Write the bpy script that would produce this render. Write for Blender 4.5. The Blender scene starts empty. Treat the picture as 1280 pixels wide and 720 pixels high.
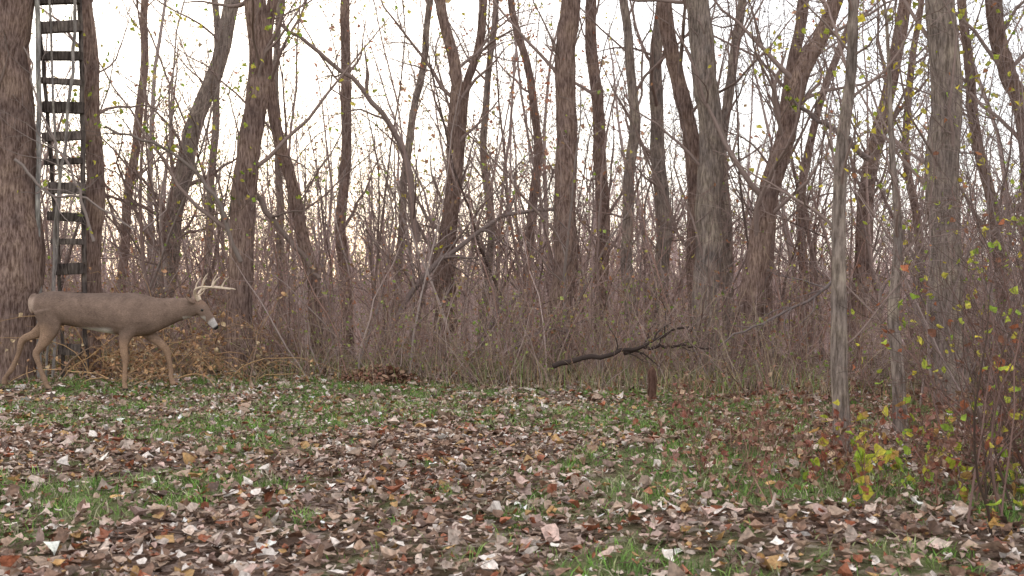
import bpy, math, numpy as np
from mathutils import Vector
rng=np.random.default_rng(11)
F=1312.0; H=1.05
U=rng.uniform

# ---------------------------------------------------------------- helpers
_w=[(rng.normal(size=2)*s,U(0,6.28),a) for s,a in [(0.5,1),(0.5,1),(0.5,1),(1.1,.8),(1.1,.8),(1.1,.8),(2.3,.6),(2.3,.6),(2.3,.6),(5,.4),(5,.4),(5,.4)]]
def nz(x,y,o=0.0):
    s=0
    for k,p,a in _w: s=s+a*np.sin(k[0]*(x+o)+k[1]*(y-o)+p)
    return s/2.6
def sst(a,b,x):
    t=np.clip((x-a)/(b-a),0,1); return t*t*(3-2*t)
def g(x,y):
    x=np.asarray(x,float); y=np.asarray(y,float)
    z=0.025*nz(x,y)
    z=z-1.3*sst(15.5,30,y)
    z=z+(3.2+0.02*np.clip(x,-80,80))*sst(45,130,y)
    r=np.hypot(x,y)
    return z+3*sst(150,420,r)
def edge(x): return 10.9-0.42*np.asarray(x)
def P(px,py,d): return np.array([(px-640)/F*d, d, H+(360-py)/F*d])
def norm(v): return v/np.maximum(np.linalg.norm(v,axis=-1,keepdims=True),1e-9)

def build(name,parts,mats,smooth=True,parent=None):
    V=[];C=[];L=[];T=[];M=[];o=0
    for v,fs,mi,c in parts:
        if len(v)==0: continue
        V.append(v); c=np.asarray(c,float)
        if c.ndim==1: c=np.tile(c,(len(v),1))
        C.append(c)
        for f in fs:
            L.append((f+o).ravel()); T.append(np.full(len(f),f.shape[1])); M.append(np.full(len(f),mi))
        o+=len(v)
    V=np.concatenate(V);C=np.concatenate(C);L=np.concatenate(L);T=np.concatenate(T);M=np.concatenate(M)
    me=bpy.data.meshes.new(name)
    me.vertices.add(len(V)); me.vertices.foreach_set('co',V.astype(np.float32).ravel())
    me.loops.add(len(L)); me.loops.foreach_set('vertex_index',L.astype(np.int32))
    me.polygons.add(len(T))
    st=np.concatenate([[0],np.cumsum(T)[:-1]])
    me.polygons.foreach_set('loop_start',st.astype(np.int32))
    me.polygons.foreach_set('loop_total',T.astype(np.int32))
    me.polygons.foreach_set('material_index',M.astype(np.int32))
    me.polygons.foreach_set('use_smooth',np.full(len(T),smooth))
    a=me.color_attributes.new('Col','FLOAT_COLOR','POINT')
    a.data.foreach_set('color',np.hstack([C,np.ones((len(C),1))]).astype(np.float32).ravel())
    for m in mats: me.materials.append(m)
    me.update(calc_edges=True)
    ob=bpy.data.objects.new(name,me); bpy.context.scene.collection.objects.link(ob)
    if parent: ob.parent=parent
    return ob

def tubes(P_,R_,sides,rough=0.0):
    B,K,_=P_.shape
    T=norm(np.gradient(P_,axis=1))
    m=np.abs(T.mean(1)); ref=np.eye(3)[np.argmin(m,axis=1)][:,None,:]
    n1=norm(np.cross(T,np.broadcast_to(ref,T.shape))); n2=np.cross(T,n1)
    a=np.arange(sides)/sides*2*np.pi
    R=R_[:,:,None]*np.ones(sides)
    if rough: 
        ph=U(0,6.28,(B,1,1)); k=np.arange(K)[None,:,None]
        R=R*(1+rough*(np.sin(3*a+ph+0.25*k)+0.7*np.sin(5*a-ph-0.15*k)+0.6*rng.normal(size=R.shape)))
    V=P_[:,:,None,:]+R[...,None]*(np.cos(a)[None,None,:,None]*n1[:,:,None,:]+np.sin(a)[None,None,:,None]*n2[:,:,None,:])
    b=np.arange(B)[:,None,None]*K*sides; k=np.arange(K-1)[None,:,None]*sides; s=np.arange(sides)[None,None,:]; s2=(s+1)%sides
    f=np.stack([b+k+s,b+k+s2,b+k+sides+s2,b+k+sides+s],-1).reshape(-1,4)
    return V.reshape(-1,3),f
def kids(Pp,Rp,n,t0,t1,l0,l1,ang0,ang1,K,wob,up,rfac,minr,rel=True):
    B,Kp,_=Pp.shape; idx=np.repeat(np.arange(B),n); N=len(idx)
    t=U(t0,t1,N); f=t*(Kp-1)*0.999; i=f.astype(int); w=(f-i)[:,None]
    a=Pp[idx,i]; b=Pp[idx,i+1]; pos=a*(1-w)+b*w; tan=norm(b-a)
    r=Rp[idx,i]*(1-w[:,0])+Rp[idx,i+1]*w[:,0]
    L=np.linalg.norm(np.diff(Pp,axis=1),axis=2).sum(1)[idx]
    ln=U(l0,l1,N)*(L*(1-0.45*t) if rel else 1)
    v=rng.normal(size=(N,3)); v-=(v*tan).sum(1,keepdims=True)*tan; v=norm(v)
    an=U(ang0,ang1,N)[:,None]
    d=tan*np.cos(an)+v*np.sin(an)
    return path(pos,d,ln,np.clip(r*rfac*U(.6,1.1,N),minr,None),K,wob,up,minr)
def path(pos,d,ln,r0,K,wob,up,minr):
    N=len(pos); d=norm(d); pts=[pos]; 
    for k in range(K-1):
        d=norm(d+wob*rng.normal(size=(N,3))+np.array([0,0,up])); pts.append(pts[-1]+d*(ln/(K-1))[:,None])
    s=np.linspace(0,1,K)[None,:]
    return np.stack(pts,1), np.maximum(r0[:,None]*(1-0.8*s),minr*0.7)
def catmull(pts,n):
    pts=np.array(pts,float); q=np.vstack([2*pts[0]-pts[1],pts,2*pts[-1]-pts[-2]])
    u=np.linspace(0,len(pts)-1.0001,n); i=u.astype(int); t=(u-i)[:,None]
    a,b,c,d=q[i],q[i+1],q[i+2],q[i+3]
    return 0.5*((2*b)+(-a+c)*t+(2*a-5*b+4*c-d)*t**2+(-a+3*b-3*c+d)*t**3)

# leaf template
_t=np.array([0,.18,.5,.8,1.0])
LV=np.array([[t,0,0] for t in _t]+[[.18,.2,0],[.5,.36,0],[.8,.2,0]]+[[.18,-.2,0],[.5,-.36,0],[.8,-.2,0]])
LT=np.array([[0,1,5],[3,4,7],[0,8,1],[3,10,4]]); LQ=np.array([[1,2,6,5],[2,3,7,6],[1,8,9,2],[2,9,10,3]])
def leaves(pos,size,yaw,tilt,col,mi,curlamp=0.35):
    N=len(pos)
    if N==0: return (np.zeros((0,3)),[],mi,np.zeros((0,3)))
    V=np.tile(LV,(N,1,1)); V[:,:,0]-=.5
    V[:,5:,0]+=U(-.12,.12,(N,6)); V[:,5:,1]*=U(.45,1.5,(N,6))
    fold=U(-.2,1.1,N)[:,None]; curl=U(-curlamp,curlamp*2.2,N)[:,None]
    V[:,:,2]=np.abs(V[:,:,1])*fold+V[:,:,0]**2*curl*1.5+U(-.06,.06,(N,11))
    V*=size[:,None,None]
    ax=U(0,6.28,N); c,s=np.cos(tilt),np.sin(tilt)
    k=np.stack([np.cos(ax),np.sin(ax),0*ax],1)[:,None,:]
    cy,sy=np.cos(yaw)[:,None],np.sin(yaw)[:,None]
    X=V[:,:,0]*cy-V[:,:,1]*sy; Y=V[:,:,0]*sy+V[:,:,1]*cy; V=np.stack([X,Y,V[:,:,2]],-1)
    kk=np.broadcast_to(k,V.shape); c=c[:,None,None]; s=s[:,None,None]
    V=V*c+np.cross(kk,V)*s+kk*(kk*V).sum(-1,keepdims=True)*(1-c)
    V+=pos[:,None,:]
    o=np.arange(N)[:,None,None]*11
    return (V.reshape(-1,3),[(LT[None]+o).reshape(-1,3),(LQ[None]+o).reshape(-1,4)],mi,np.repeat(col,11,axis=0))
def pick(pal,w,N,var=.15):
    pal=np.array(pal); i=rng.choice(len(pal),N,p=np.array(w)/sum(w))
    return np.clip(pal[i]*(1+var*rng.normal(size=(N,1))),.01,.85)

# ---------------------------------------------------------------- materials
def newmat(name):
    m=bpy.data.materials.new(name); m.use_nodes=True; nt=m.node_tree; nt.nodes.clear()
    o=nt.nodes.new('ShaderNodeOutputMaterial'); return m,nt,o
def N(nt,t,**k):
    n=nt.nodes.new(t)
    for a,b in k.items(): setattr(n,a,b)
    return n
def noise(nt,scale,vec,detail=5,rough=.6):
    n=N(nt,'ShaderNodeTexNoise'); n.inputs['Scale'].default_value=scale; n.inputs['Detail'].default_value=detail; n.inputs['Roughness'].default_value=rough
    nt.links.new(vec,n.inputs['Vector']); return n
def ramp(nt,fac,stops):
    r=N(nt,'ShaderNodeValToRGB'); e=r.color_ramp.elements
    while len(e)<len(stops): e.new(.5)
    for x,(p,c) in zip(e,stops): x.position=p; x.color=(*c,1)
    nt.links.new(fac,r.inputs[0]); return r
def mul(nt,a,b,f=1.0,mode='MULTIPLY'):
    m=N(nt,'ShaderNodeMix',data_type='RGBA',blend_type=mode); m.inputs[0].default_value=f
    nt.links.new(a,m.inputs[6]); nt.links.new(b,m.inputs[7]); return m.outputs[2]
def bark_mat(name,dark,light,vs=1.0):
    m,nt,o=newmat(name); tc=N(nt,'ShaderNodeTexCoord'); mp=N(nt,'ShaderNodeMapping')
    mp.inputs['Scale'].default_value=(1,1,.16); nt.links.new(tc.outputs['Object'],mp.inputs[0])
    n1=noise(nt,48*vs,mp.outputs[0],4,.72); n2=noise(nt,3,tc.outputs['Object'],3,.65)
    r=ramp(nt,n1.outputs[0],[(.38,dark),(.5,[(a+b)/2 for a,b in zip(dark,light)]),(.62,light)])
    r2=ramp(nt,n2.outputs[0],[(.3,(.68,.68,.71)),(.5,(.95,.93,.92)),(.7,(1.22,1.22,1.12))])
    c=mul(nt,r.outputs[0],r2.outputs[0])
    at=N(nt,'ShaderNodeAttribute',attribute_name='Col'); c=mul(nt,c,at.outputs[0])
    b=N(nt,'ShaderNodeBump'); b.inputs['Strength'].default_value=1; b.inputs['Distance'].default_value=.025; nt.links.new(n1.outputs[0],b.inputs['Height'])
    p=N(nt,'ShaderNodeBsdfDiffuse'); p.inputs['Roughness'].default_value=.5
    nt.links.new(c,p.inputs[0]); nt.links.new(b.outputs[0],p.inputs['Normal']); nt.links.new(p.outputs[0],o.inputs[0]); return m
def col_mat(name,nscale=25,lo=.75,hi=1.25,rough=.85,spec=.2,simple=False):
    m,nt,o=newmat(name); at=N(nt,'ShaderNodeAttribute',attribute_name='Col')
    if simple:
        p=N(nt,'ShaderNodeBsdfDiffuse'); nt.links.new(at.outputs[0],p.inputs[0]); nt.links.new(p.outputs[0],o.inputs[0]); return m
    tc=N(nt,'ShaderNodeTexCoord'); n=noise(nt,nscale,tc.outputs['Object'],2)
    r=ramp(nt,n.outputs[0],[(.3,(lo,)*3),(.7,(hi,)*3)])
    p=N(nt,'ShaderNodeBsdfPrincipled'); p.inputs['Roughness'].default_value=rough; p.inputs['Specular IOR Level'].default_value=spec
    nt.links.new(mul(nt,at.outputs[0],r.outputs[0]),p.inputs['Base Color']); nt.links.new(p.outputs[0],o.inputs[0]); return m
def leaf_mat(name,trans=.35,nscale=60,gloss=.05):
    m,nt,o=newmat(name); tc=N(nt,'ShaderNodeTexCoord'); n=noise(nt,nscale,tc.outputs['Object'],2)
    r=ramp(nt,n.outputs[0],[(.3,(.6,)*3),(.7,(1.25,)*3)]); at=N(nt,'ShaderNodeAttribute',attribute_name='Col')
    c=mul(nt,at.outputs[0],r.outputs[0]); p=N(nt,'ShaderNodeBsdfDiffuse'); nt.links.new(c,p.inputs[0]); last=p.outputs[0]
    if trans:
        t=N(nt,'ShaderNodeBsdfTranslucent'); mx=N(nt,'ShaderNodeMixShader'); mx.inputs[0].default_value=trans
        nt.links.new(c,t.inputs[0]); nt.links.new(last,mx.inputs[1]); nt.links.new(t.outputs[0],mx.inputs[2]); last=mx.outputs[0]
    if gloss:
        gl=N(nt,'ShaderNodeBsdfGlossy'); gl.inputs['Roughness'].default_value=.45; mx=N(nt,'ShaderNodeMixShader'); mx.inputs[0].default_value=gloss
        nt.links.new(last,mx.inputs[1]); nt.links.new(gl.outputs[0],mx.inputs[2]); last=mx.outputs[0]
    nt.links.new(last,o.inputs[0]); return m
M_bark=bark_mat('bark_brown',(.13,.082,.066),(.38,.275,.235))
M_barkg=bark_mat('bark_grey',(.15,.118,.10),(.42,.345,.30),.9)
M_twig=col_mat('twig',simple=True)
M_leaf=leaf_mat('live_leaf',.4,60,0)
M_litter=leaf_mat('dry_leaf',0,55,.03)
M_grass=leaf_mat('grass_blade',0,60,0)

def ground_mat():
    m,nt,o=newmat('forest_floor'); tc=N(nt,'ShaderNodeTexCoord'); v=tc.outputs['Object']
    nd=noise(nt,9,v,2); add=mul(nt,v,nd.outputs['Color'],.06,'ADD')
    vo=N(nt,'ShaderNodeTexVoronoi'); vo.inputs['Scale'].default_value=22; nt.links.new(add,vo.inputs['Vector'])
    sep=N(nt,'ShaderNodeSeparateColor'); nt.links.new(vo.outputs['Color'],sep.inputs[0])
    lr=ramp(nt,sep.outputs[0],[(0,(.06,.04,.03)),(.3,(.14,.09,.07)),(.55,(.22,.15,.115)),(.8,(.33,.24,.2)),(1,(.42,.33,.29))])
    n1=noise(nt,60,v,4,.7); r1=ramp(nt,n1.outputs[0],[(.3,(.45,)*3),(.7,(1.2,)*3)])
    lc=mul(nt,lr.outputs[0],r1.outputs[0])
    gr=ramp(nt,n1.outputs[0],[(.3,(.07,.085,.035)),(.55,(.15,.18,.075)),(.75,(.28,.27,.15))])
    at=N(nt,'ShaderNodeAttribute',attribute_name='Col'); s2=N(nt,'ShaderNodeSeparateColor'); nt.links.new(at.outputs[0],s2.inputs[0])
    mx=N(nt,'ShaderNodeMix',data_type='RGBA'); nt.links.new(s2.outputs[1],mx.inputs[0]); nt.links.new(lc,mx.inputs[6]); nt.links.new(gr.outputs[0],mx.inputs[7])
    p=N(nt,'ShaderNodeBsdfDiffuse')
    b=N(nt,'ShaderNodeBump'); b.inputs['Strength'].default_value=.8; b.inputs['Distance'].default_value=.03; nt.links.new(n1.outputs[0],b.inputs['Height'])
    nt.links.new(b.outputs[0],p.inputs['Normal']); nt.links.new(mx.outputs[2],p.inputs[0]); nt.links.new(p.outputs[0],o.inputs[0]); return m
def grassy(x,y):
    e=edge(x)
    n=nz(x*1.3,y*1.3,5.)*.4+.7*nz(x*3.1,y*3.1,2.)+.45*nz(x*7,y*7,4.)
    s=np.exp(-((y-(e-1.6))/2.2)**2)*(1-.6*sst(2,4.5,x))
    l=.45*sst(1.,-2.5,x)+.45*sst(.6,-1.6,x)*sst(6.5,4.2,y)+.3*sst(6,4,y)
    m=sst(-.25,.95,n+.65*s+l-.25*sst(1.2,3,x))
    return m*(1-sst(e-.1,e+1.4,y))
xs=np.concatenate([-np.geomspace(500,12,26),np.arange(-11.8,11.9,.1),np.geomspace(12,500,26)])
ys=np.concatenate([-np.geomspace(500,2,22),np.arange(-1.8,20,.1),np.geomspace(20.2,500,50)])
GX,GY=np.meshgrid(xs,ys); Z=g(GX,GY)
V=np.stack([GX,GY,Z],-1).reshape(-1,3); nx,ny=len(xs),len(ys)
ii=(np.arange(ny-1)[:,None]*nx+np.arange(nx-1)[None,:]).ravel(); f=np.stack([ii,ii+1,ii+nx+1,ii+nx],1)
gm=grassy(V[:,0],V[:,1]); build('ground',[(V,[f],0,np.stack([gm,gm*.85,gm],1))],[ground_mat()])

# leaf litter
NL=150000
x=U(-8,8,NL); y=2.4+U(0,1,NL)**.9*12
keep=(np.abs(x)<y*.53+.9)&(y<edge(x)+2.2); x,y=x[keep],y[keep]
cl=nz(x*2,y*2,11); gy=grassy(x,y)
keep=U(0,1,len(x))<np.clip(.95-.62*gy+.22*cl,.25,1); x,y=x[keep],y[keep]
pal=[(.72,.64,.58),(.53,.42,.35),(.38,.27,.2),(.24,.145,.10),(.30,.11,.06),(.12,.075,.055),(.48,.34,.29),(.46,.28,.12)]
n=len(x); sz=np.clip(rng.lognormal(np.log(.040),.42,n),.015,.12)
w=[.085,.17,.24,.22,.08,.09,.12,.06]
c=pick(pal,w,n,.2)
red=U(0,1,n)<.35*sst(1,4,x)
c[red]=pick([(.27,.10,.06),(.34,.16,.10),(.2,.1,.08)],[1,1,1],red.sum())
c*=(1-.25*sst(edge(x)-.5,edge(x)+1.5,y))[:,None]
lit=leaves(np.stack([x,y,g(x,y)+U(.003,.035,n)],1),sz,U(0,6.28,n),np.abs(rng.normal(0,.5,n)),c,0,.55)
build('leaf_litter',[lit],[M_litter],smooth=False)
n=520; x=U(-5,5,n); y=U(2.6,11,n); a=U(0,6.28,n)
A=path(np.stack([x,y,g(x,y)+U(.02,.05,n)],1),np.stack([np.cos(a),np.sin(a),U(-.06,.1,n)],1),U(.08,.5,n),U(.002,.005,n),6,.12,0,.0015)
v,f=tubes(A[0],A[1],4); build('fallen_twigs',[(v,[f],0,(.16,.11,.09))],[M_twig])

def blades(x,y,ln,lean,wd,col,mi=0,z0=None):
    n=len(x); a=U(0,6.28,n); d=np.stack([np.cos(a),np.sin(a),0*a],1); s=np.stack([-np.sin(a+U(-1,1,n)),np.cos(a),0*a],1)
    b=np.stack([x,y,(g(x,y) if z0 is None else z0)-.005],1); up=np.array([0,0,1.])
    p1=b+up*(ln*.55)[:,None]+d*(ln*lean*.35)[:,None]; p2=b+up*(ln*.88)[:,None]+d*(ln*lean)[:,None]
    w_=wd[:,None]*s
    V=np.stack([b-w_,b+w_,p1+w_*.8,p1-w_*.8,p2],1).reshape(-1,3); o=np.arange(n)[:,None]*5
    return (V,[np.array([[0,1,2,3]])+o, np.array([[3,2,4]])+o],mi,np.repeat(col,5,0))
nt_=30000; tx=U(-8,7.5,nt_); ty=2.6+U(0,1,nt_)*11.4
gr=grassy(tx,ty); keep=(U(0,1,nt_)<gr**1.5*.85+.02)&(np.abs(tx)<ty*.53+.6); tx,ty,gr=tx[keep],ty[keep],gr[keep]
k=10; x=np.repeat(tx,k)+rng.normal(0,.04,len(tx)*k); y=np.repeat(ty,k)+rng.normal(0,.04,len(tx)*k); n=len(x)
tc_=np.repeat(pick([(.16,.30,.06),(.14,.24,.07),(.22,.32,.09),(.33,.35,.17),(.42,.38,.26)],[3,3,2.4,2,1.4],len(tx),.2),k,0)
build('grass',[blades(x,y,U(.03,.075,n)*(.6+.55*np.repeat(gr,k)),U(.2,1.3,n),U(.0015,.003,n),tc_)],[M_grass],smooth=False)

# ---------------------------------------------------------------- trees
def tree(name,pts,w0,w1,mat,seed,n1=16,height=8.2,leafn=0,leafpal=None,dens=1.0,tlow=.14,flare=.25,tint=(1,1,1),lsz=.06,tw=(.27,.2,.175),l1=(1.0,2.8),cap=.3):
    global rng,U
    rng=np.random.default_rng(seed); U=rng.uniform
    pts=[np.array(p,float) for p in pts]
    b=pts[0].copy(); b[2]=float(g(b[0],b[1]))-.08; pts[0]=b
    d=norm(pts[-1]-pts[-2]); zt=pts[-1][2]
    if height>zt+.5:
        d2=norm(d+np.array([U(-.1,.1),U(-.1,.1),.5])); pts.append(pts[-1]+d2*(height-zt)*.5/max(d2[2],.5))
        d3=norm(d2+np.array([U(-.2,.2),U(-.2,.2),.3])); pts.append(pts[-1]+d3*(height-zt)*.5/max(d3[2],.5))
    K=44; T=catmull(pts,K); hgt=T[:,2]-T[0,2]
    wv=U(0,6.28,4); am=.02+.07*w0; fq=U(.75,1.3,3)
    T[:,0]+=am*(np.sin(hgt*1.7*fq[0]+wv[0])+.6*np.sin(hgt*3.6*fq[1]+wv[1]))*np.clip(hgt,0,1)
    T[:,1]+=am*np.sin(hgt*1.5*fq[2]+wv[2])*np.clip(hgt,0,1)
    T[1:,:2]+=np.cumsum(rng.normal(0,w0*.03+.002,(K-1,2)),0)*.6
    hv=max(zt-b[2],.5)
    R=np.where(hgt<hv,w0+(w1-w0)*hgt/hv,w1*(1-.8*np.clip((hgt-hv)/max(height-zt,.5),0,1)))
    R=R*(1+flare*np.exp(-hgt/.15))*(1+.03*rng.normal(size=K)); R=np.maximum(R,.006)
    TP,TR=T[None],R[None]
    parts=[]
    sd=16 if w0>.05 else 8
    v,f=tubes(TP,TR,sd,.035); parts.append((v,[f],0,tint))
    A=kids(TP,TR,n1,tlow,.97,l1[0],l1[1],.4,1.05,9,.17,.06,.4,.006,rel=False)
    s=np.minimum(1,w0*cap*U(.4,1,len(A[1]))/A[1][:,0]); A=(A[0],np.maximum(A[1]*s[:,None],.0045))
    B=kids(*A,max(1,int(6*dens)),.15,1,.25,.6,.4,1.1,6,.2,.05,.6,.004)
    C=kids(*B,max(1,int(4*dens)),.15,1,.3,.7,.4,1.1,4,.24,.03,.65,.003)
    twc=np.array(tw)
    for (p,r),s in ((A,6),(B,3),(C,3)):
        v,f=tubes(p,r,s); parts.append((v,[f],1,twc))
    if leafn:
        e=C[0][:,-1]; low=e[e[:,2]<1.2+.27*pts[0][1]]; low=low if len(low) else e
        q=low[rng.integers(0,len(low),leafn)]+rng.normal(0,.06,(leafn,3))
        parts.append(leaves(q,U(.6,1.3,leafn)*lsz,U(0,6.28,leafn),U(.4,2.2,leafn),pick(leafpal,[1]*len(leafpal),leafn),2))
    return build(name,parts,[mat,M_twig,M_leaf])
YG=[(.42,.48,.08),(.3,.42,.07),(.58,.52,.1)]; YE=[(.7,.58,.08),(.58,.52,.1),(.42,.46,.08)]; RD=[(.48,.18,.1),(.54,.28,.14),(.36,.15,.1)]
def T(spec,d,w0,w1,mat=M_bark,seed=1,dy=0,**k):
    n=len(spec); pts=[P(a,b,d+dy*i/max(n-1,1)) for i,(a,b) in enumerate(spec)]
    s=d/F/2*.9; return tree('bare_tree',pts,w0*s,w1*s,mat,seed,**k)
D=M_bark; G=M_barkg
T([(6,445),(8,300),(4,150),(10,0)],12,80,68,D,41,n1=9,height=10,dens=.8,flare=.15,tlow=.35,cap=.15)
T([(114,440),(118,250),(113,120),(108,0)],12.9,28,20,D,2,n1=14,cap=.25,tlow=.15,leafn=60,leafpal=YG)
T([(298,440),(304,290),(313,170),(322,0)],13,36,30,D,3,n1=16,leafn=200,leafpal=YG)
T([(195,420),(212,300),(240,180),(292,0)],17,28,20,G,4,n1=16,leafn=260,leafpal=YG)
T([(398,455),(388,340),(360,200),(338,90),(345,-40)],14,20,14,D,5,n1=16,leafn=90,leafpal=YG)
T([(436,430),(428,300),(432,150),(432,0)],19,17,13,D,6,n1=14,leafn=60,leafpal=RD)
T([(548,440),(560,300),(568,170),(572,90),(552,-10)],14.5,27,14,D,7,n1=18,leafn=90,leafpal=YE)
T([(562,440),(569,260),(580,120),(598,60),(606,-20)],15,14,11,D,71,n1=10)
T([(698,462),(700,330),(707,150),(713,0)],13.4,34,27,D,8,n1=14,flare=.15,cap=.2)
T([(752,440),(750,300),(746,150),(737,0)],17,21,15,D,9,n1=14,leafn=70,leafpal=YE)
T([(884,485),(888,330),(886,150),(878,0)],12.6,38,32,G,10,n1=14,cap=.2)
T([(866,480),(872,330),(866,190),(846,100),(836,0)],13.2,24,20,D,11,n1=14)
T([(925,488),(942,350),(970,200),(1005,95),(1045,0)],12.2,36,21,D,12,n1=16,leafn=70,leafpal=YE)
T([(950,480),(966,260),(982,120),(1004,0)],13.6,20,15,D,13,n1=14)
T([(1055,575),(1050,420),(1047,260),(1055,110),(1058,0)],6.4,25,13,G,14,n1=14,height=4,l1=(.4,1.2),leafn=26,leafpal=YE,flare=.15,lsz=.05)
T([(1192,512),(1186,380),(1180,200),(1178,0)],9.1,46,39,G,15,n1=14,leafn=130,leafpal=YE,cap=.18)
T([(1128,545),(1122,430),(1126,320),(1116,210)],7.5,21,9,G,16,n1=10,height=3.4,l1=(.3,1.0))
T([(1300,300),(1284,170),(1262,90),(1244,0)],9.6,27,22,D,17,n1=14,leafn=40,leafpal=YE)
T([(1062,470),(1078,300),(1096,180),(1130,0)],15,26,17,D,18,n1=16,leafn=120,leafpal=YE)
T([(792,480),(786,300),(790,150),(782,0)],15.5,18,12,G,19,n1=16)
T([(828,460),(830,300),(824,180),(828,0)],16,24,16,G,20,n1=16,leafn=50,leafpal=RD)
T([(652,440),(660,300),(672,180),(640,0)],18,14,10,D,21,n1=18,leafn=420,leafpal=RD)
T([(148,420),(160,250),(176,120),(182,0)],19,14,10,D,22,n1=16,leafn=300,leafpal=RD)
T([(600,440),(612,300),(606,150),(620,0)],18,12,8,G,23,n1=16,leafn=80,leafpal=YE)
T([(495,440),(500,300),(515,160),(540,0)],19,12,9,G,24,n1=16)
T([(912,440),(905,200),(916,80),(925,0)],16,18,12,G,25,n1=14)
T([(1010,470),(1000,300),(1020,150),(1070,0)],17,14,9,D,26,n1=16,leafn=160,leafpal=RD)
T([(1262,540),(1250,330),(1225,180),(1205,0)],10.5,18,12,D,27,n1=14,leafn=130,leafpal=YE)
T([(345,440),(352,300),(345,120),(352,0)],19,12,8,G,28,n1=14,leafn=80,leafpal=YG)
T([(250,430),(262,300),(270,100),(268,0)],20,12,9,G,29,n1=12)
T([(1160,480),(1150,330),(1135,180),(1150,0)],16,13,8,D,30,n1=14)
for i,(X,Y,w) in enumerate([(-8.2,12.5,.16),(-9.5,9,.12),(8,8.5,.14),(9.5,11,.18),(7.2,12.8,.12),(-7,15,.1)]):
    tree('bare_tree',[(X,Y,0),(X+.1,Y,2.5),(X-.1,Y+.1,5)],w,w*.8,D,60+i,n1=8,height=9,dens=.5)

rng=np.random.default_rng(77); U=rng.uniform
def limb(name,spec,d,w0,w1,col,seed,nk=5,dd=0,lf=0):
    global rng,U
    rng=np.random.default_rng(seed);U=rng.uniform
    n=len(spec); pts=[P(a,b,d+dd*i/(n-1)) for i,(a,b) in enumerate(spec)]; T_=catmull(pts,18)[None]; s=d/F/2
    T_[:,:,:]+=rng.normal(0,.012,T_.shape)
    R=np.linspace(w0*s,w1*s,18)[None]
    A=kids(T_,R,nk,.2,1,.2,.5,.4,1.,6,.2,.03,.6,.004); B=kids(*A,3,.2,1,.3,.7,.4,1.,5,.2,.02,.6,.003)
    parts=[]
    for (p,r),q in (((T_,R),9),(A,5),(B,3)):
        v,f=tubes(p,r,q,.03 if q==9 else 0); parts.append((v,[f],0,col))
    if lf:
        e=B[0][:,2:].reshape(-1,3); q=e[rng.integers(0,len(e),lf)]; parts.append(leaves(q,U(.04,.08,lf),U(0,6.28,lf),U(.2,1.6,lf),pick(YG,[1,1,1],lf),1))
    return build(name,parts,[M_twig,M_leaf])
limb('leaning_branch',[(520,300),(505,190),(460,120),(400,65),(350,30)],14,9,4,(.24,.18,.16),201,9)
limb('leaning_branch',[(470,440),(530,345),(580,305),(640,268),(692,262)],13.8,8,4,(.22,.17,.155),202,8)
limb('leaning_branch',[(600,425),(622,395),(652,365)],13.5,6,4,(.18,.14,.13),203,2)
limb('leaning_branch',[(300,330),(270,250),(215,190),(130,160)],12.4,6,3,(.2,.16,.14),204,10,lf=80)
limb('leaning_branch',[(300,200),(330,260),(380,320),(400,350)],13.2,9,5,(.2,.15,.13),205,5)
limb('leaning_branch',[(1085,200),(1040,160),(1000,135)],12.,8,5,(.17,.13,.12),206,4,lf=40)
limb('leaning_branch',[(118,300),(90,215),(60,160),(30,60)],11.7,4,2,(.25,.2,.18),209,9)
limb('leaning_branch',[(20,200),(60,240),(110,250),(170,290)],11.7,4,2,(.25,.2,.18),210,8,lf=14)
limb('leaning_branch',[(1060,330),(1020,370),(960,400),(900,430)],10.5,5,2,(.2,.16,.15),211,7)
limb('fallen_branch',[(690,458),(730,448),(775,440),(800,436),(835,416),(862,408)],10.7,7,2.5,(.06,.045,.04),207,6)
limb('fallen_branch',[(780,440),(815,434),(850,432),(888,436)],10.8,5,2,(.07,.05,.045),208,5)
b=P(815,500,9.6); b[2]=g(b[0],b[1])-.03
tp=np.array([b+np.array([.004*math.sin(i*1.7),0,.047*i]) for i in range(9)])[None]
v,f=tubes(tp,np.array([[.055,.043,.04,.041,.038,.04,.039,.036,.004]]),10,.06)
build('tree_stump',[(v,[f],0,(.55,.45,.42))],[M_bark])

def shrubs(name,bx,by,hmin,hmax,stems,cols,seed,mats,leafn=0,leafpal=None,minr=.003,sp=.25,lsz=.045,dens=(6,4),lean=.35,r=(.006,.016),wob=.13):
    global rng,U
    rng=np.random.default_rng(seed);U=rng.uniform
    n=len(bx); X=np.repeat(bx,stems)+rng.normal(0,sp*.4,n*stems); Y=np.repeat(by,stems)+rng.normal(0,sp*.4,n*stems); m=len(X)
    d=np.stack([rng.normal(0,lean,m),rng.normal(0,lean,m),np.ones(m)],1)
    A=path(np.stack([X,Y,g(X,Y)-.03],1),d,U(hmin,hmax,m),U(r[0],r[1],m),9,wob,.02,minr)
    B=kids(*A,dens[0],.15,1,.2,.55,.35,1.,6,.2,.03,.65,minr)
    parts=[]; cc=pick(cols,[1]*len(cols),1000,.18)
    L=[(A,5),(B,3)]
    if dens[1]: C=kids(*B,dens[1],.15,1,.35,.8,.4,1.1,4,.22,.0,.7,minr); L.append((C,3))
    for (p,rr),s in L:
        v,f=tubes(p,rr,s); nn=p.shape[1]*s; ci=rng.integers(0,1000,len(p))
        parts.append((v,[f],0,np.repeat(cc[ci],nn,0)))
    if leafn:
        e=L[-1][0][0][:,1:].reshape(-1,3); q=e[rng.integers(0,len(e),leafn)]
        parts.append(leaves(q,U(.6,1.4,leafn)*lsz,U(0,6.28,leafn),U(.2,2.,leafn),pick(leafpal,[1]*len(leafpal),leafn),1))
    return build(name,parts,mats)
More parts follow.
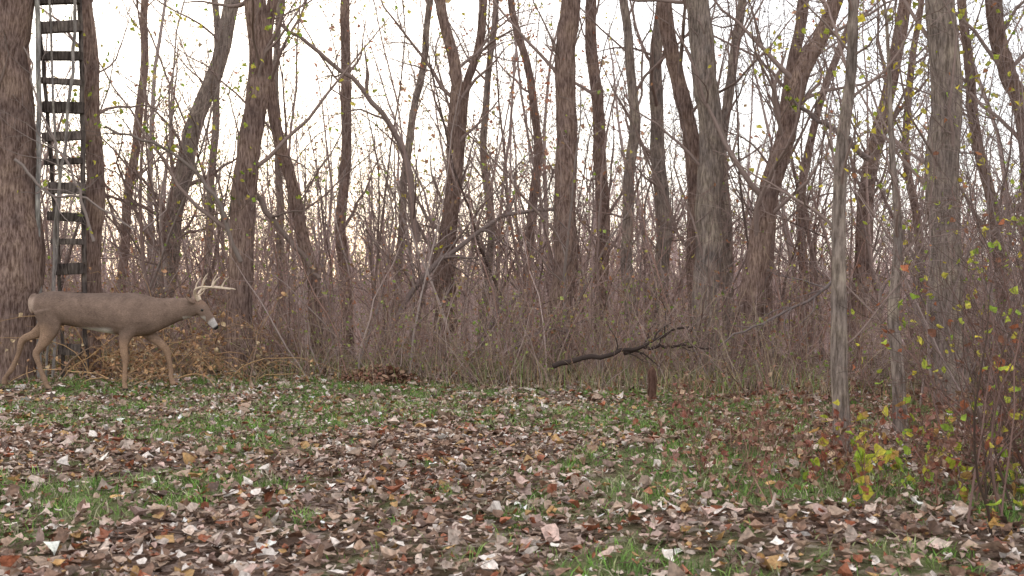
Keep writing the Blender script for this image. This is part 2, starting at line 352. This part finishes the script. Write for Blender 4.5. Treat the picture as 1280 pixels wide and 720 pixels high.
def scatter(n,y0,y1,seed,half=.54,pad=.8):
    r=np.random.default_rng(seed); y=r.uniform(y0,y1,n); x=r.uniform(-1,1,n)*(y*half+pad); k=y>edge(x)+.6; return x[k],y[k]
TW=[(.33,.235,.205),(.26,.18,.155),(.40,.31,.28),(.34,.21,.17)]
x,y=scatter(150,11.5,19,301); shrubs('understory_brush',x,y,1.0,3.2,4,TW,302,[M_twig,M_leaf],3600,[(.32,.42,.1),(.54,.48,.13),(.44,.2,.11),(.38,.25,.15)],minr=.0026)
x,y=scatter(130,12.5,21,303); shrubs('understory_saplings',x,y,3.5,6.5,1,[(.29,.21,.185),(.23,.165,.145),(.34,.275,.25)],304,[M_twig,M_leaf],1300,YG+YE+RD,minr=.003,r=(.012,.036),lean=.16,dens=(14,4),wob=.1)
rs=np.random.default_rng(309); x=rs.uniform(-7,6,280); y=edge(x)+.3+np.abs(rs.normal(0,1.1,280))
k=~((x<-3.2)&(y<13.0)); x,y=x[k],y[k]
shrubs('edge_brush',x,y,.4,1.45,4,TW+[(.42,.33,.22)],310,[M_twig,M_leaf],4200,[(.28,.38,.1),(.4,.44,.14),(.40,.2,.12),(.35,.25,.16)],minr=.002,r=(.003,.007),lean=.45,dens=(5,2),lsz=.036)
FW_HAZE=[(.41,.31,.29),(.34,.25,.23),(.47,.36,.33)]  # far twig tints: haze veil painted in as a paler grey
x,y=scatter(190,19,32,305); shrubs('background_brush',x,y,2,4.6,4,FW_HAZE,306,[M_twig,M_leaf],3600,[(.46,.44,.2),(.52,.27,.16),(.44,.32,.22)],minr=.005,lsz=.07,dens=(6,2))
x,y=scatter(230,32,60,307); shrubs('distant_brush',x,y,3,6.5,4,[(.45,.34,.33),(.39,.29,.28),(.49,.35,.32)],308,[M_twig,M_leaf],4200,[(.54,.3,.19),(.44,.32,.22),(.5,.44,.2)],minr=.011,r=(.02,.05),lsz=.12,dens=(6,1),sp=1.5)  # stem colours lightened further with distance to stand in for haze
def woods(name,n,y0,y1,seed,hmin,hmax,r,minr,cols,half=.58,leafn=0,d2=4,nb=16):
    global rng,U
    rng=np.random.default_rng(seed);U=rng.uniform
    Y=U(y0,y1,n); X=U(-1,1,n)*(Y*half+3)
    d=np.stack([rng.normal(0,.12,n),rng.normal(0,.12,n),np.ones(n)],1)
    A=path(np.stack([X,Y,g(X,Y)-.1],1),d,U(hmin,hmax,n),U(r[0],r[1],n),12,.08,.03,minr)
    B=kids(*A,nb,.08,1,.12,.38,.4,1.,7,.15,.05,.4,minr); C=kids(*B,5,.2,1,.25,.6,.4,1.,4,.2,.04,.6,minr); 
    L=[(A,7),(B,3),(C,3)]
    if d2: L.append((kids(*C,d2,.2,1,.3,.7,.4,1.,3,.2,.02,.7,minr*.8),3))
    parts=[]; cc=pick(cols,[1]*len(cols),n,.12)
    for j,((p,rr),s) in enumerate(L):
        v,f=tubes(p,rr,s); rep=len(v)//n; parts.append((v,[f],0,np.repeat(cc,rep,0)))
    if leafn:
        e=C[0][:,1:].reshape(-1,3); q=e[rng.integers(0,len(e),leafn)]
        parts.append(leaves(q,U(.08,.16,leafn),U(0,6.28,leafn),U(.2,2.,leafn),pick([(.58,.32,.19),(.54,.42,.2),(.52,.28,.2)],[1,1,1],leafn),1))
    return build(name,parts,[M_twig,M_leaf])
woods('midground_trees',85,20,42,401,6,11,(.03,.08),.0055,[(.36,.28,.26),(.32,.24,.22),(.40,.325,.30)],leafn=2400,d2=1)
woods('distant_trees',250,50,125,402,6,11,(.08,.14),.018,[(.54,.43,.42),(.48,.38,.37),(.54,.41,.38)],leafn=6500,d2=0)  # pale tree colours carry the distance haze; no volume is used

rng=np.random.default_rng(500);U=rng.uniform
n=17000; x=U(-8.5,8.5,n); y=edge(x)-.1+np.abs(rng.normal(0,1.4,n)); cl=nz(x*2,y*2,3)
k=U(0,1,n)<np.clip(.5+.6*cl,.05,1); x,y=x[k],y[k]; n=len(x)
build('dry_weeds',[blades(x,y,U(.1,.45,n)*(1+.4*nz(x,y,9)),U(.1,.9,n),U(.0012,.003,n),pick([(.46,.36,.25),(.36,.27,.2),(.24,.32,.1),(.48,.32,.18),(.18,.26,.08)],[3,3,2.6,2,2.6],n))],[M_grass],smooth=False)
n=120; X=rng.normal(-4.4,.95,n); Y=rng.normal(12.3,.35,n)
A=path(np.stack([X,Y,g(X,Y)],1),np.stack([rng.normal(.1,.8,n),rng.normal(0,.4,n),U(.6,1.6,n)],1),U(.6,1.8,n),U(.004,.01,n),12,.17,-.17,.0025)
B=kids(*A,7,.2,1,.15,.4,.4,1.1,5,.2,-.12,.7,.002)
pp=[]
for (p,r),s in ((A,5),(B,3)):
    v,f=tubes(p,r,s); cc=pick([(.5,.32,.17),(.4,.25,.15),(.26,.18,.13)],[1,1,1],len(p)); pp.append((v,[f],0,np.repeat(cc,p.shape[1]*s,0)))
e=np.concatenate([B[0][:,1:].reshape(-1,3)]); q=e[rng.integers(0,len(e),2200)]
pp.append(leaves(q,U(.02,.07,2200),U(0,6.28,2200),U(.4,2.2,2200),pick([(.54,.32,.16),(.44,.24,.13),(.54,.4,.24),(.3,.17,.1)],[1]*4,2200),1,.7))
build('dead_fern_pile',pp,[M_twig,M_litter])
n=900; a=U(0,6.28,n); r=np.sqrt(U(0,1,n)); X=-1.5+r*.5*np.cos(a); Y=11.9+r*.35*np.sin(a)
build('leaf_pile',[leaves(np.stack([X,Y,g(X,Y)+.2*(1-r**2)*U(.2,1,n)],1),U(.03,.08,n),U(0,6.28,n),U(0,1,n),pick([(.26,.12,.08),(.19,.1,.07),(.32,.2,.13)],[1]*3,n),0)],[M_litter])

# right-hand foreground bush, seedlings and weeds
rng=np.random.default_rng(510);U=rng.uniform
x=U(1.9,3.4,60); y=U(4.3,6.8,60); k=x>.425*y; shrubs('thorn_bush',x[k],y[k],.6,1.8,3,[(.17,.10,.085),(.22,.14,.12),(.12,.085,.07)],511,[M_twig,M_leaf],650,YG+YE+[(.4,.15,.08),(.3,.15,.1),(.25,.12,.08)],minr=.0016,r=(.003,.008),dens=(6,3),lean=.3,lsz=.042)
x=U(3.2,6.3,44); y=U(7.3,10,44); k=x>.4*y; shrubs('thicket',x[k],y[k],1.2,3.8,3,[(.22,.165,.15),(.3,.23,.21)],512,[M_twig,M_leaf],900,YE+YG+[(.45,.2,.1)],minr=.0022,r=(.004,.012),lean=.25)
x=U(1.5,2.9,44); y=U(4.3,6.9,44); k=x>.31*y;shrubs('leafy_seedlings',x[k],y[k],.12,.5,2,[(.2,.14,.1)],513,[M_twig,M_leaf],420,[(.46,.52,.07),(.6,.54,.09),(.34,.46,.07),(.52,.32,.12),(.42,.16,.1)],minr=.0015,r=(.002,.003),lsz=.055,dens=(4,0),lean=.5)
x=U(1.0,3.6,85); y=U(4.8,9,85); shrubs('red_weeds',x,y,.12,.5,3,[(.22,.12,.09),(.28,.17,.13)],514,[M_twig,M_litter],1500,[(.28,.10,.07),(.34,.18,.12),(.22,.11,.08),(.42,.28,.18)],minr=.0013,r=(.002,.004),lsz=.038,dens=(5,2))

# ---------------------------------------------------------------- ladder
WOOD=bark_mat('weathered_board',(.05,.04,.036),(.2,.165,.15),.6)
POLE=bark_mat('pale_pole',(.2,.185,.17),(.5,.47,.45),.5)
lad=bpy.data.objects.new('wooden_ladder',None); bpy.context.scene.collection.objects.link(lad)
def box(name,c,h,mat,rot=0,col=(1,1,1)):
    import bmesh
    bm=bmesh.new(); bmesh.ops.create_cube(bm,size=1)
    for v in bm.verts: v.co=Vector((v.co.x*h[0]*2,v.co.y*h[1]*2,v.co.z*h[2]*2))
    bmesh.ops.bevel(bm,geom=bm.edges[:],offset=.005,segments=2,affect='EDGES')
    me=bpy.data.meshes.new(name); bm.to_mesh(me); bm.free(); me.materials.append(mat)
    a=me.color_attributes.new('Col','FLOAT_COLOR','POINT'); a.data.foreach_set('color',np.tile([*col,1.],len(me.vertices)))
    o=bpy.data.objects.new(name,me); bpy.context.scene.collection.objects.link(o); o.location=c; o.rotation_euler=(0,rot,0); o.parent=lad; return o
d=12.1; s=d/F
i=0; yy=437
while yy>-140:
    t=(yy)/437.; l=42+32*max(t,0); r_=101+5*t
    c=P((l+r_)/2+2*math.sin(i*2.3),yy+1.5*math.sin(i*4.1),d); i+=1
    box('rung_%d'%i,c,((r_-l)/2*s,.035,.05+.018*math.sin(i*2.1)),WOOD,rot=.06*math.sin(i*1.3),col=(1+.3*math.sin(i*3),)*3)
    yy-=33.5
def rail(nm,spec,dd,w,mat,col=(1,1,1)):
    pts=catmull([P(a,b,dd) for a,b in spec],20)[None]; pts[:,:,0]+=rng.normal(0,.008,20); v,f=tubes(pts,np.full((1,20),w),8,.05); return build(nm,[(v,[f],0,col)],[mat],parent=lad)
rail('rail_left',[(80,474),(74,330),(60,150),(46,0),(40,-140)],12.16,.022,WOOD)
rail('rail_right',[(108,474),(106,330),(103,150),(100,0),(97,-140)],12.16,.028,WOOD)
rail('pole_1',[(50,474),(48,300),(49,150),(46,-20),(44,-140)],12.0,.028,POLE)
rail('pole_2',[(66,474),(68,300),(82,170),(92,60),(96,-60)],12.0,.018,POLE,(.9,.86,.84))
rail('pole_3',[(56,474),(74,260),(66,120),(62,-60)],11.95,.013,POLE,(.8,.76,.74))

# ---------------------------------------------------------------- deer
DS=.00816; DY=10.75
def dp(px,py,lat=0.0): return np.array([(px-640)*DY/F, DY-lat*DS, (487.5-py)*DS])
def loft(spec,seg=20):
    sp=np.array(spec,float); n=len(sp)*4; S=catmull(sp,n)
    C=np.array([dp(a[0],a[1],a[4]) for a in S]); Tn=norm(np.gradient(C,axis=0))
    lat=np.array([0,-1.,0]); n1=norm(lat-(Tn@lat)[:,None]*Tn); n2=np.cross(Tn,n1)
    a=np.arange(seg)/seg*2*np.pi
    V=C[:,None]+DS*(S[:,3][:,None,None]*np.cos(a)[None,:,None]*n1[:,None]+S[:,2][:,None,None]*np.sin(a)[None,:,None]*n2[:,None])
    V=V.reshape(-1,3); k=(np.arange(n-1)*seg)[:,None]; s=np.arange(seg)[None]; s2=(s+1)%seg
    f=np.stack([k+s,k+s2,k+seg+s2,k+seg+s],-1).reshape(-1,4)
    V=np.vstack([V,C[0],C[-1]]); c0=len(V)-2; c1=len(V)-1; s=np.arange(seg); s2=(s+1)%seg
    t=np.vstack([np.stack([s2,s,s*0+c0],1),np.stack([(n-1)*seg+s,(n-1)*seg+s2,s*0+c1],1)])
    return (V,[f,t],0,(1,1,1))
torso=loft([(41,380,5,5,0),(46,380,13,11,0),(56,381,18,16,0),(72,383,20.5,18,0),(92,386,21,18,0),(112,388,23,19.5,0),(132,390,25,21,0),(152,391.5,26.5,20.5,0),(170,392.5,27.5,18.5,0),(186,392.5,24.5,15,0),(198,391,20.5,12,0),(210,388.5,17.5,10,0),(222,386,15,9,0),(234,384,13,8.2,0),(245,383.5,10,7.3,0),(250,384,6,6,0)])
head=loft([(241,379,5,5,0),(246,381,9,7.2,0),(252,385,9,7.8,0),(257,391,7.6,6.4,0),(262.5,398,5.6,4.6,0),(267,404.5,4.8,4,0),(270,408.5,4,3.6,0),(271.5,410.5,2,2,0)])
def leg(pts,lat):
    return loft([(a,b,r,r*q,lat+dl) for a,b,r,q,dl in pts],14)
hn=leg([(64,386,18,.6,0),(66,398,15.5,.6,0),(66,411,12,.6,1),(61,424,7.8,.7,2),(54,434,5.2,.8,2),(50,441,4.6,.8,2),(53,452,3.4,.85,2),(57,464,3.2,.9,2),(61,474,3.6,.9,2),(63,480,2.9,1,2),(66,484,3.6,.9,2),(68.5,487,3.8,.9,2)],9)
hf=leg([(58,386,18,.6,0),(56,399,15,.6,0),(49,410,10,.6,0),(37,418,6.2,.7,0),(27,422,5,.8,0),(22,428,4.5,.8,0),(19,440,3.4,.85,0),(14.5,452,3.2,.9,0),(9,463,3.6,.9,0),(4,469,2.9,1,0),(1,475,3.5,.9,0),(1,481,3.2,.9,0)],-10)
fn=leg([(170,395,14,.6,0),(166,407,12,.6,0),(161,418,8.8,.65,0),(158.5,430,5.8,.75,1),(159,441,4.8,.9,1),(160.5,448,4.2,.9,1),(160,460,3.1,.9,1),(159.5,472,3.3,.9,1),(159,477,2.8,1,1),(160,483,3.4,.9,1),(161,487,3.9,.9,1)],9)
ff=leg([(176,395,14,.6,0),(180,407,11.5,.6,0),(185,418,8.5,.65,0),(193,425,6,.75,0),(202,433,5,.9,0),(206,440,4.3,.9,0),(209,452,3.2,.9,0),(211,464,3.3,.9,0),(210.5,470,2.8,1,0),(212.5,477,3.4,.9,0),(215,481.5,3.8,.9,0)],-9)
tail=loft([(46,368,4,4,0),(41,371,4.2,4.5,0),(38.5,378,3.6,4.2,0),(39,386,2.6,3.2,0),(40,391,1.2,1.5,0)],12)
deer=bpy.data.objects.new('deer',None); bpy.context.scene.collection.objects.link(deer)
tmp=build('body_tmp',[torso,head,hn,hf,fn,ff,tail],[])
md=tmp.modifiers.new('r','REMESH'); md.mode='VOXEL'; md.voxel_size=.0105
ms=tmp.modifiers.new('s','SMOOTH'); ms.iterations=5; ms.factor=.5
bpy.context.view_layer.update()
ev=tmp.evaluated_get(bpy.context.evaluated_depsgraph_get()); me=bpy.data.meshes.new_from_object(ev)
bpy.data.objects.remove(tmp)
nv=len(me.vertices); co=np.zeros(nv*3,np.float32); me.vertices.foreach_get('co',co); co=co.reshape(-1,3)
px=co[:,0]*F/DY+640; py=487.5-co[:,2]/DS
rng=np.random.default_rng(9);U=rng.uniform
def mixc(c,t,new): return c*(1-t[:,None])+np.array(new)*t[:,None]
c=np.tile(np.array([.215,.148,.115]),(nv,1))
c=mixc(c,sst(380,364,py)*sst(250,200,px),(.15,.105,.085))
c=mixc(c,sst(412,436,py),(.32,.205,.135))
c=mixc(c,sst(398,410,py)*sst(80,60,px),(.29,.19,.13))
c=mixc(c,sst(406,412,py)*sst(92,108,px)*sst(148,138,px),(.66,.6,.55))
c=mixc(c,sst(50,43,px)*sst(368,376,py)*(py<398),(.42,.31,.25))
c=mixc(c,sst(236,250,px)*sst(382,378,py),(.23,.15,.11))
u=(px-252)*.66+(py-385)*.75
c=mixc(c,sst(17,20,u)*(px>240),(.52,.47,.44)); c=mixc(c,sst(27.5,29.5,u)*(px>240),(.03,.025,.025))
th=(px<258)*(px>230)*sst(393,396,py)*(py<404); c=mixc(c,th.astype(float),(.5,.44,.39))
c=mixc(c,sst(482.5,484.5,py),(.05,.04,.035))
at=me.color_attributes.new('Col','FLOAT_COLOR','POINT'); at.data.foreach_set('color',np.hstack([c,np.ones((nv,1))]).astype(np.float32).ravel())
def fur():
    m,nt,o=newmat('deer_fur'); tc=N(nt,'ShaderNodeTexCoord'); mp=N(nt,'ShaderNodeMapping'); mp.inputs['Scale'].default_value=(.35,1,1); nt.links.new(tc.outputs['Object'],mp.inputs[0])
    n=noise(nt,150,mp.outputs[0],4,.7); n2=noise(nt,9,tc.outputs['Object'],4); r=ramp(nt,n.outputs[0],[(.3,(.66,)*3),(.7,(1.34,)*3)]); r2=ramp(nt,n2.outputs[0],[(.3,(.76,)*3),(.7,(1.2,)*3)])
    a=N(nt,'ShaderNodeAttribute',attribute_name='Col'); p=N(nt,'ShaderNodeBsdfPrincipled'); p.inputs['Roughness'].default_value=.95; p.inputs['Specular IOR Level'].default_value=.08
    nt.links.new(mul(nt,mul(nt,a.outputs[0],r.outputs[0]),r2.outputs[0]),p.inputs['Base Color'])
    b=N(nt,'ShaderNodeBump'); b.inputs['Strength'].default_value=.6; b.inputs['Distance'].default_value=.008; nt.links.new(n.outputs[0],b.inputs['Height']); nt.links.new(b.outputs[0],p.inputs['Normal']); nt.links.new(p.outputs[0],o.inputs[0]); return m
FUR=fur(); me.materials.clear(); me.materials.append(FUR)
for p in me.polygons: p.use_smooth=True; p.material_index=0
bo=bpy.data.objects.new('body',me); bpy.context.scene.collection.objects.link(bo); bo.parent=deer
for sgn in (1,-1):
    base=dp(246,377,5*sgn); tip=dp(237,368,17*sgn); ax=tip-base; L=np.linalg.norm(ax); ax=ax/L
    side=norm(np.cross(ax,np.array([.6,0,.8]))); nn=np.cross(side,ax); V=[]
    for i in range(9):
        t=i/8; w=.034*math.sin(math.pi*min(t*.93+.07,1))**.7
        for j in range(7):
            a=(j/6-.5)*2; V.append(base+ax*L*t+side*w*a+nn*(w*.7*(a*a))*-1)
    V=np.array(V); k=(np.arange(8)*7)[:,None]; j=np.arange(6)[None]; f=np.stack([k+j,k+j+1,k+8+j,k+7+j],-1).reshape(-1,4)
    ear=build('ear_%d'%(1 if sgn>0 else 2),[(V,[f],0,(.26,.18,.14))],[FUR],parent=deer); so=ear.modifiers.new('s','SOLIDIFY'); so.thickness=.006
ANT=col_mat('antler',60,.85,1.15,.5,.4)
pp=[]
for sgn in (1,-1):
    def an(spec,r0,r1):
        n=12; S=catmull([dp(a,b+3.5,l*sgn) for a,b,l in spec],n)[None]; v,f=tubes(S,np.linspace(r0,r1,n)[None],8,.04); pp.append((v,[f],0,(.6,.47,.35)))
    an([(249,371,3.5),(246,363,8),(249,357,15),(260,354,21),(275,355,20),(291,357,12)],.018,.006)
    an([(248,359,12),(250,350,13),(255,342,12)],.011,.003)
    an([(259,354,20.5),(261,345,22),(266,337,21)],.012,.003)
    an([(271,355,21),(275,347,21),(281,341,19)],.010,.003)
    an([(247,365,6),(252,361,6),(256,354,5)],.009,.003)
build('antlers',pp,[ANT],parent=deer)
EYE,nt,o=newmat('deer_eye'); p=N(nt,'ShaderNodeBsdfPrincipled'); p.inputs['Base Color'].default_value=(.012,.009,.008,1); p.inputs['Roughness'].default_value=.12; nt.links.new(p.outputs[0],o.inputs[0])
for sgn in (1,-1):
    bpy.ops.mesh.primitive_uv_sphere_add(radius=.016,location=dp(254.5,386.5,6.2*sgn),segments=20,ring_count=12); e=bpy.context.object; e.name='eye_%d'%(1 if sgn>0 else 2); e.parent=deer; e.data.materials.append(EYE)

# ---------------------------------------------------------------- light
sc=bpy.context.scene
w=bpy.data.worlds.new('World'); sc.world=w; w.use_nodes=True; nt=w.node_tree; nt.nodes.clear()
try: w.cycles.sampling_method='NONE'      # nearly uniform sky: no importance map needed
except Exception as ex: print(ex)
out=nt.nodes.new('ShaderNodeOutputWorld'); sky=nt.nodes.new('ShaderNodeTexSky'); sky.sky_type='NISHITA'; sky.sun_disc=False
EL,RO=math.radians(18),math.radians(-14); sky.sun_elevation=EL; sky.sun_rotation=RO
b1=nt.nodes.new('ShaderNodeBackground'); b1.inputs[1].default_value=.06; nt.links.new(sky.outputs[0],b1.inputs[0])
b2=nt.nodes.new('ShaderNodeBackground'); b2.inputs[0].default_value=(1,.985,.985,1); b2.inputs[1].default_value=1.5
ad=nt.nodes.new('ShaderNodeAddShader'); nt.links.new(b1.outputs[0],ad.inputs[0]); nt.links.new(b2.outputs[0],ad.inputs[1]); nt.links.new(ad.outputs[0],out.inputs[0])
sl=bpy.data.lights.new('sun','SUN'); sl.energy=2.2; sl.angle=math.radians(12); sl.color=(1,.84,.7); so=bpy.data.objects.new('sun',sl); sc.collection.objects.link(so)
sd=Vector((math.sin(RO)*math.cos(EL),math.cos(RO)*math.cos(EL),math.sin(EL))); so.rotation_euler=sd.to_track_quat('Z','Y').to_euler()
cam=bpy.data.cameras.new('cam'); cam.sensor_width=36; cam.lens=36*F/1280; cam.clip_end=2000; co_=bpy.data.objects.new('camera',cam); sc.collection.objects.link(co_)
cam.dof.use_dof=True; cam.dof.focus_distance=10.2; cam.dof.aperture_fstop=6.3
co_.location=(0,0,H); co_.rotation_euler=(math.radians(90),0,0); sc.camera=co_
sc.view_settings.view_transform='Standard'; sc.view_settings.look='None'; sc.view_settings.exposure=0
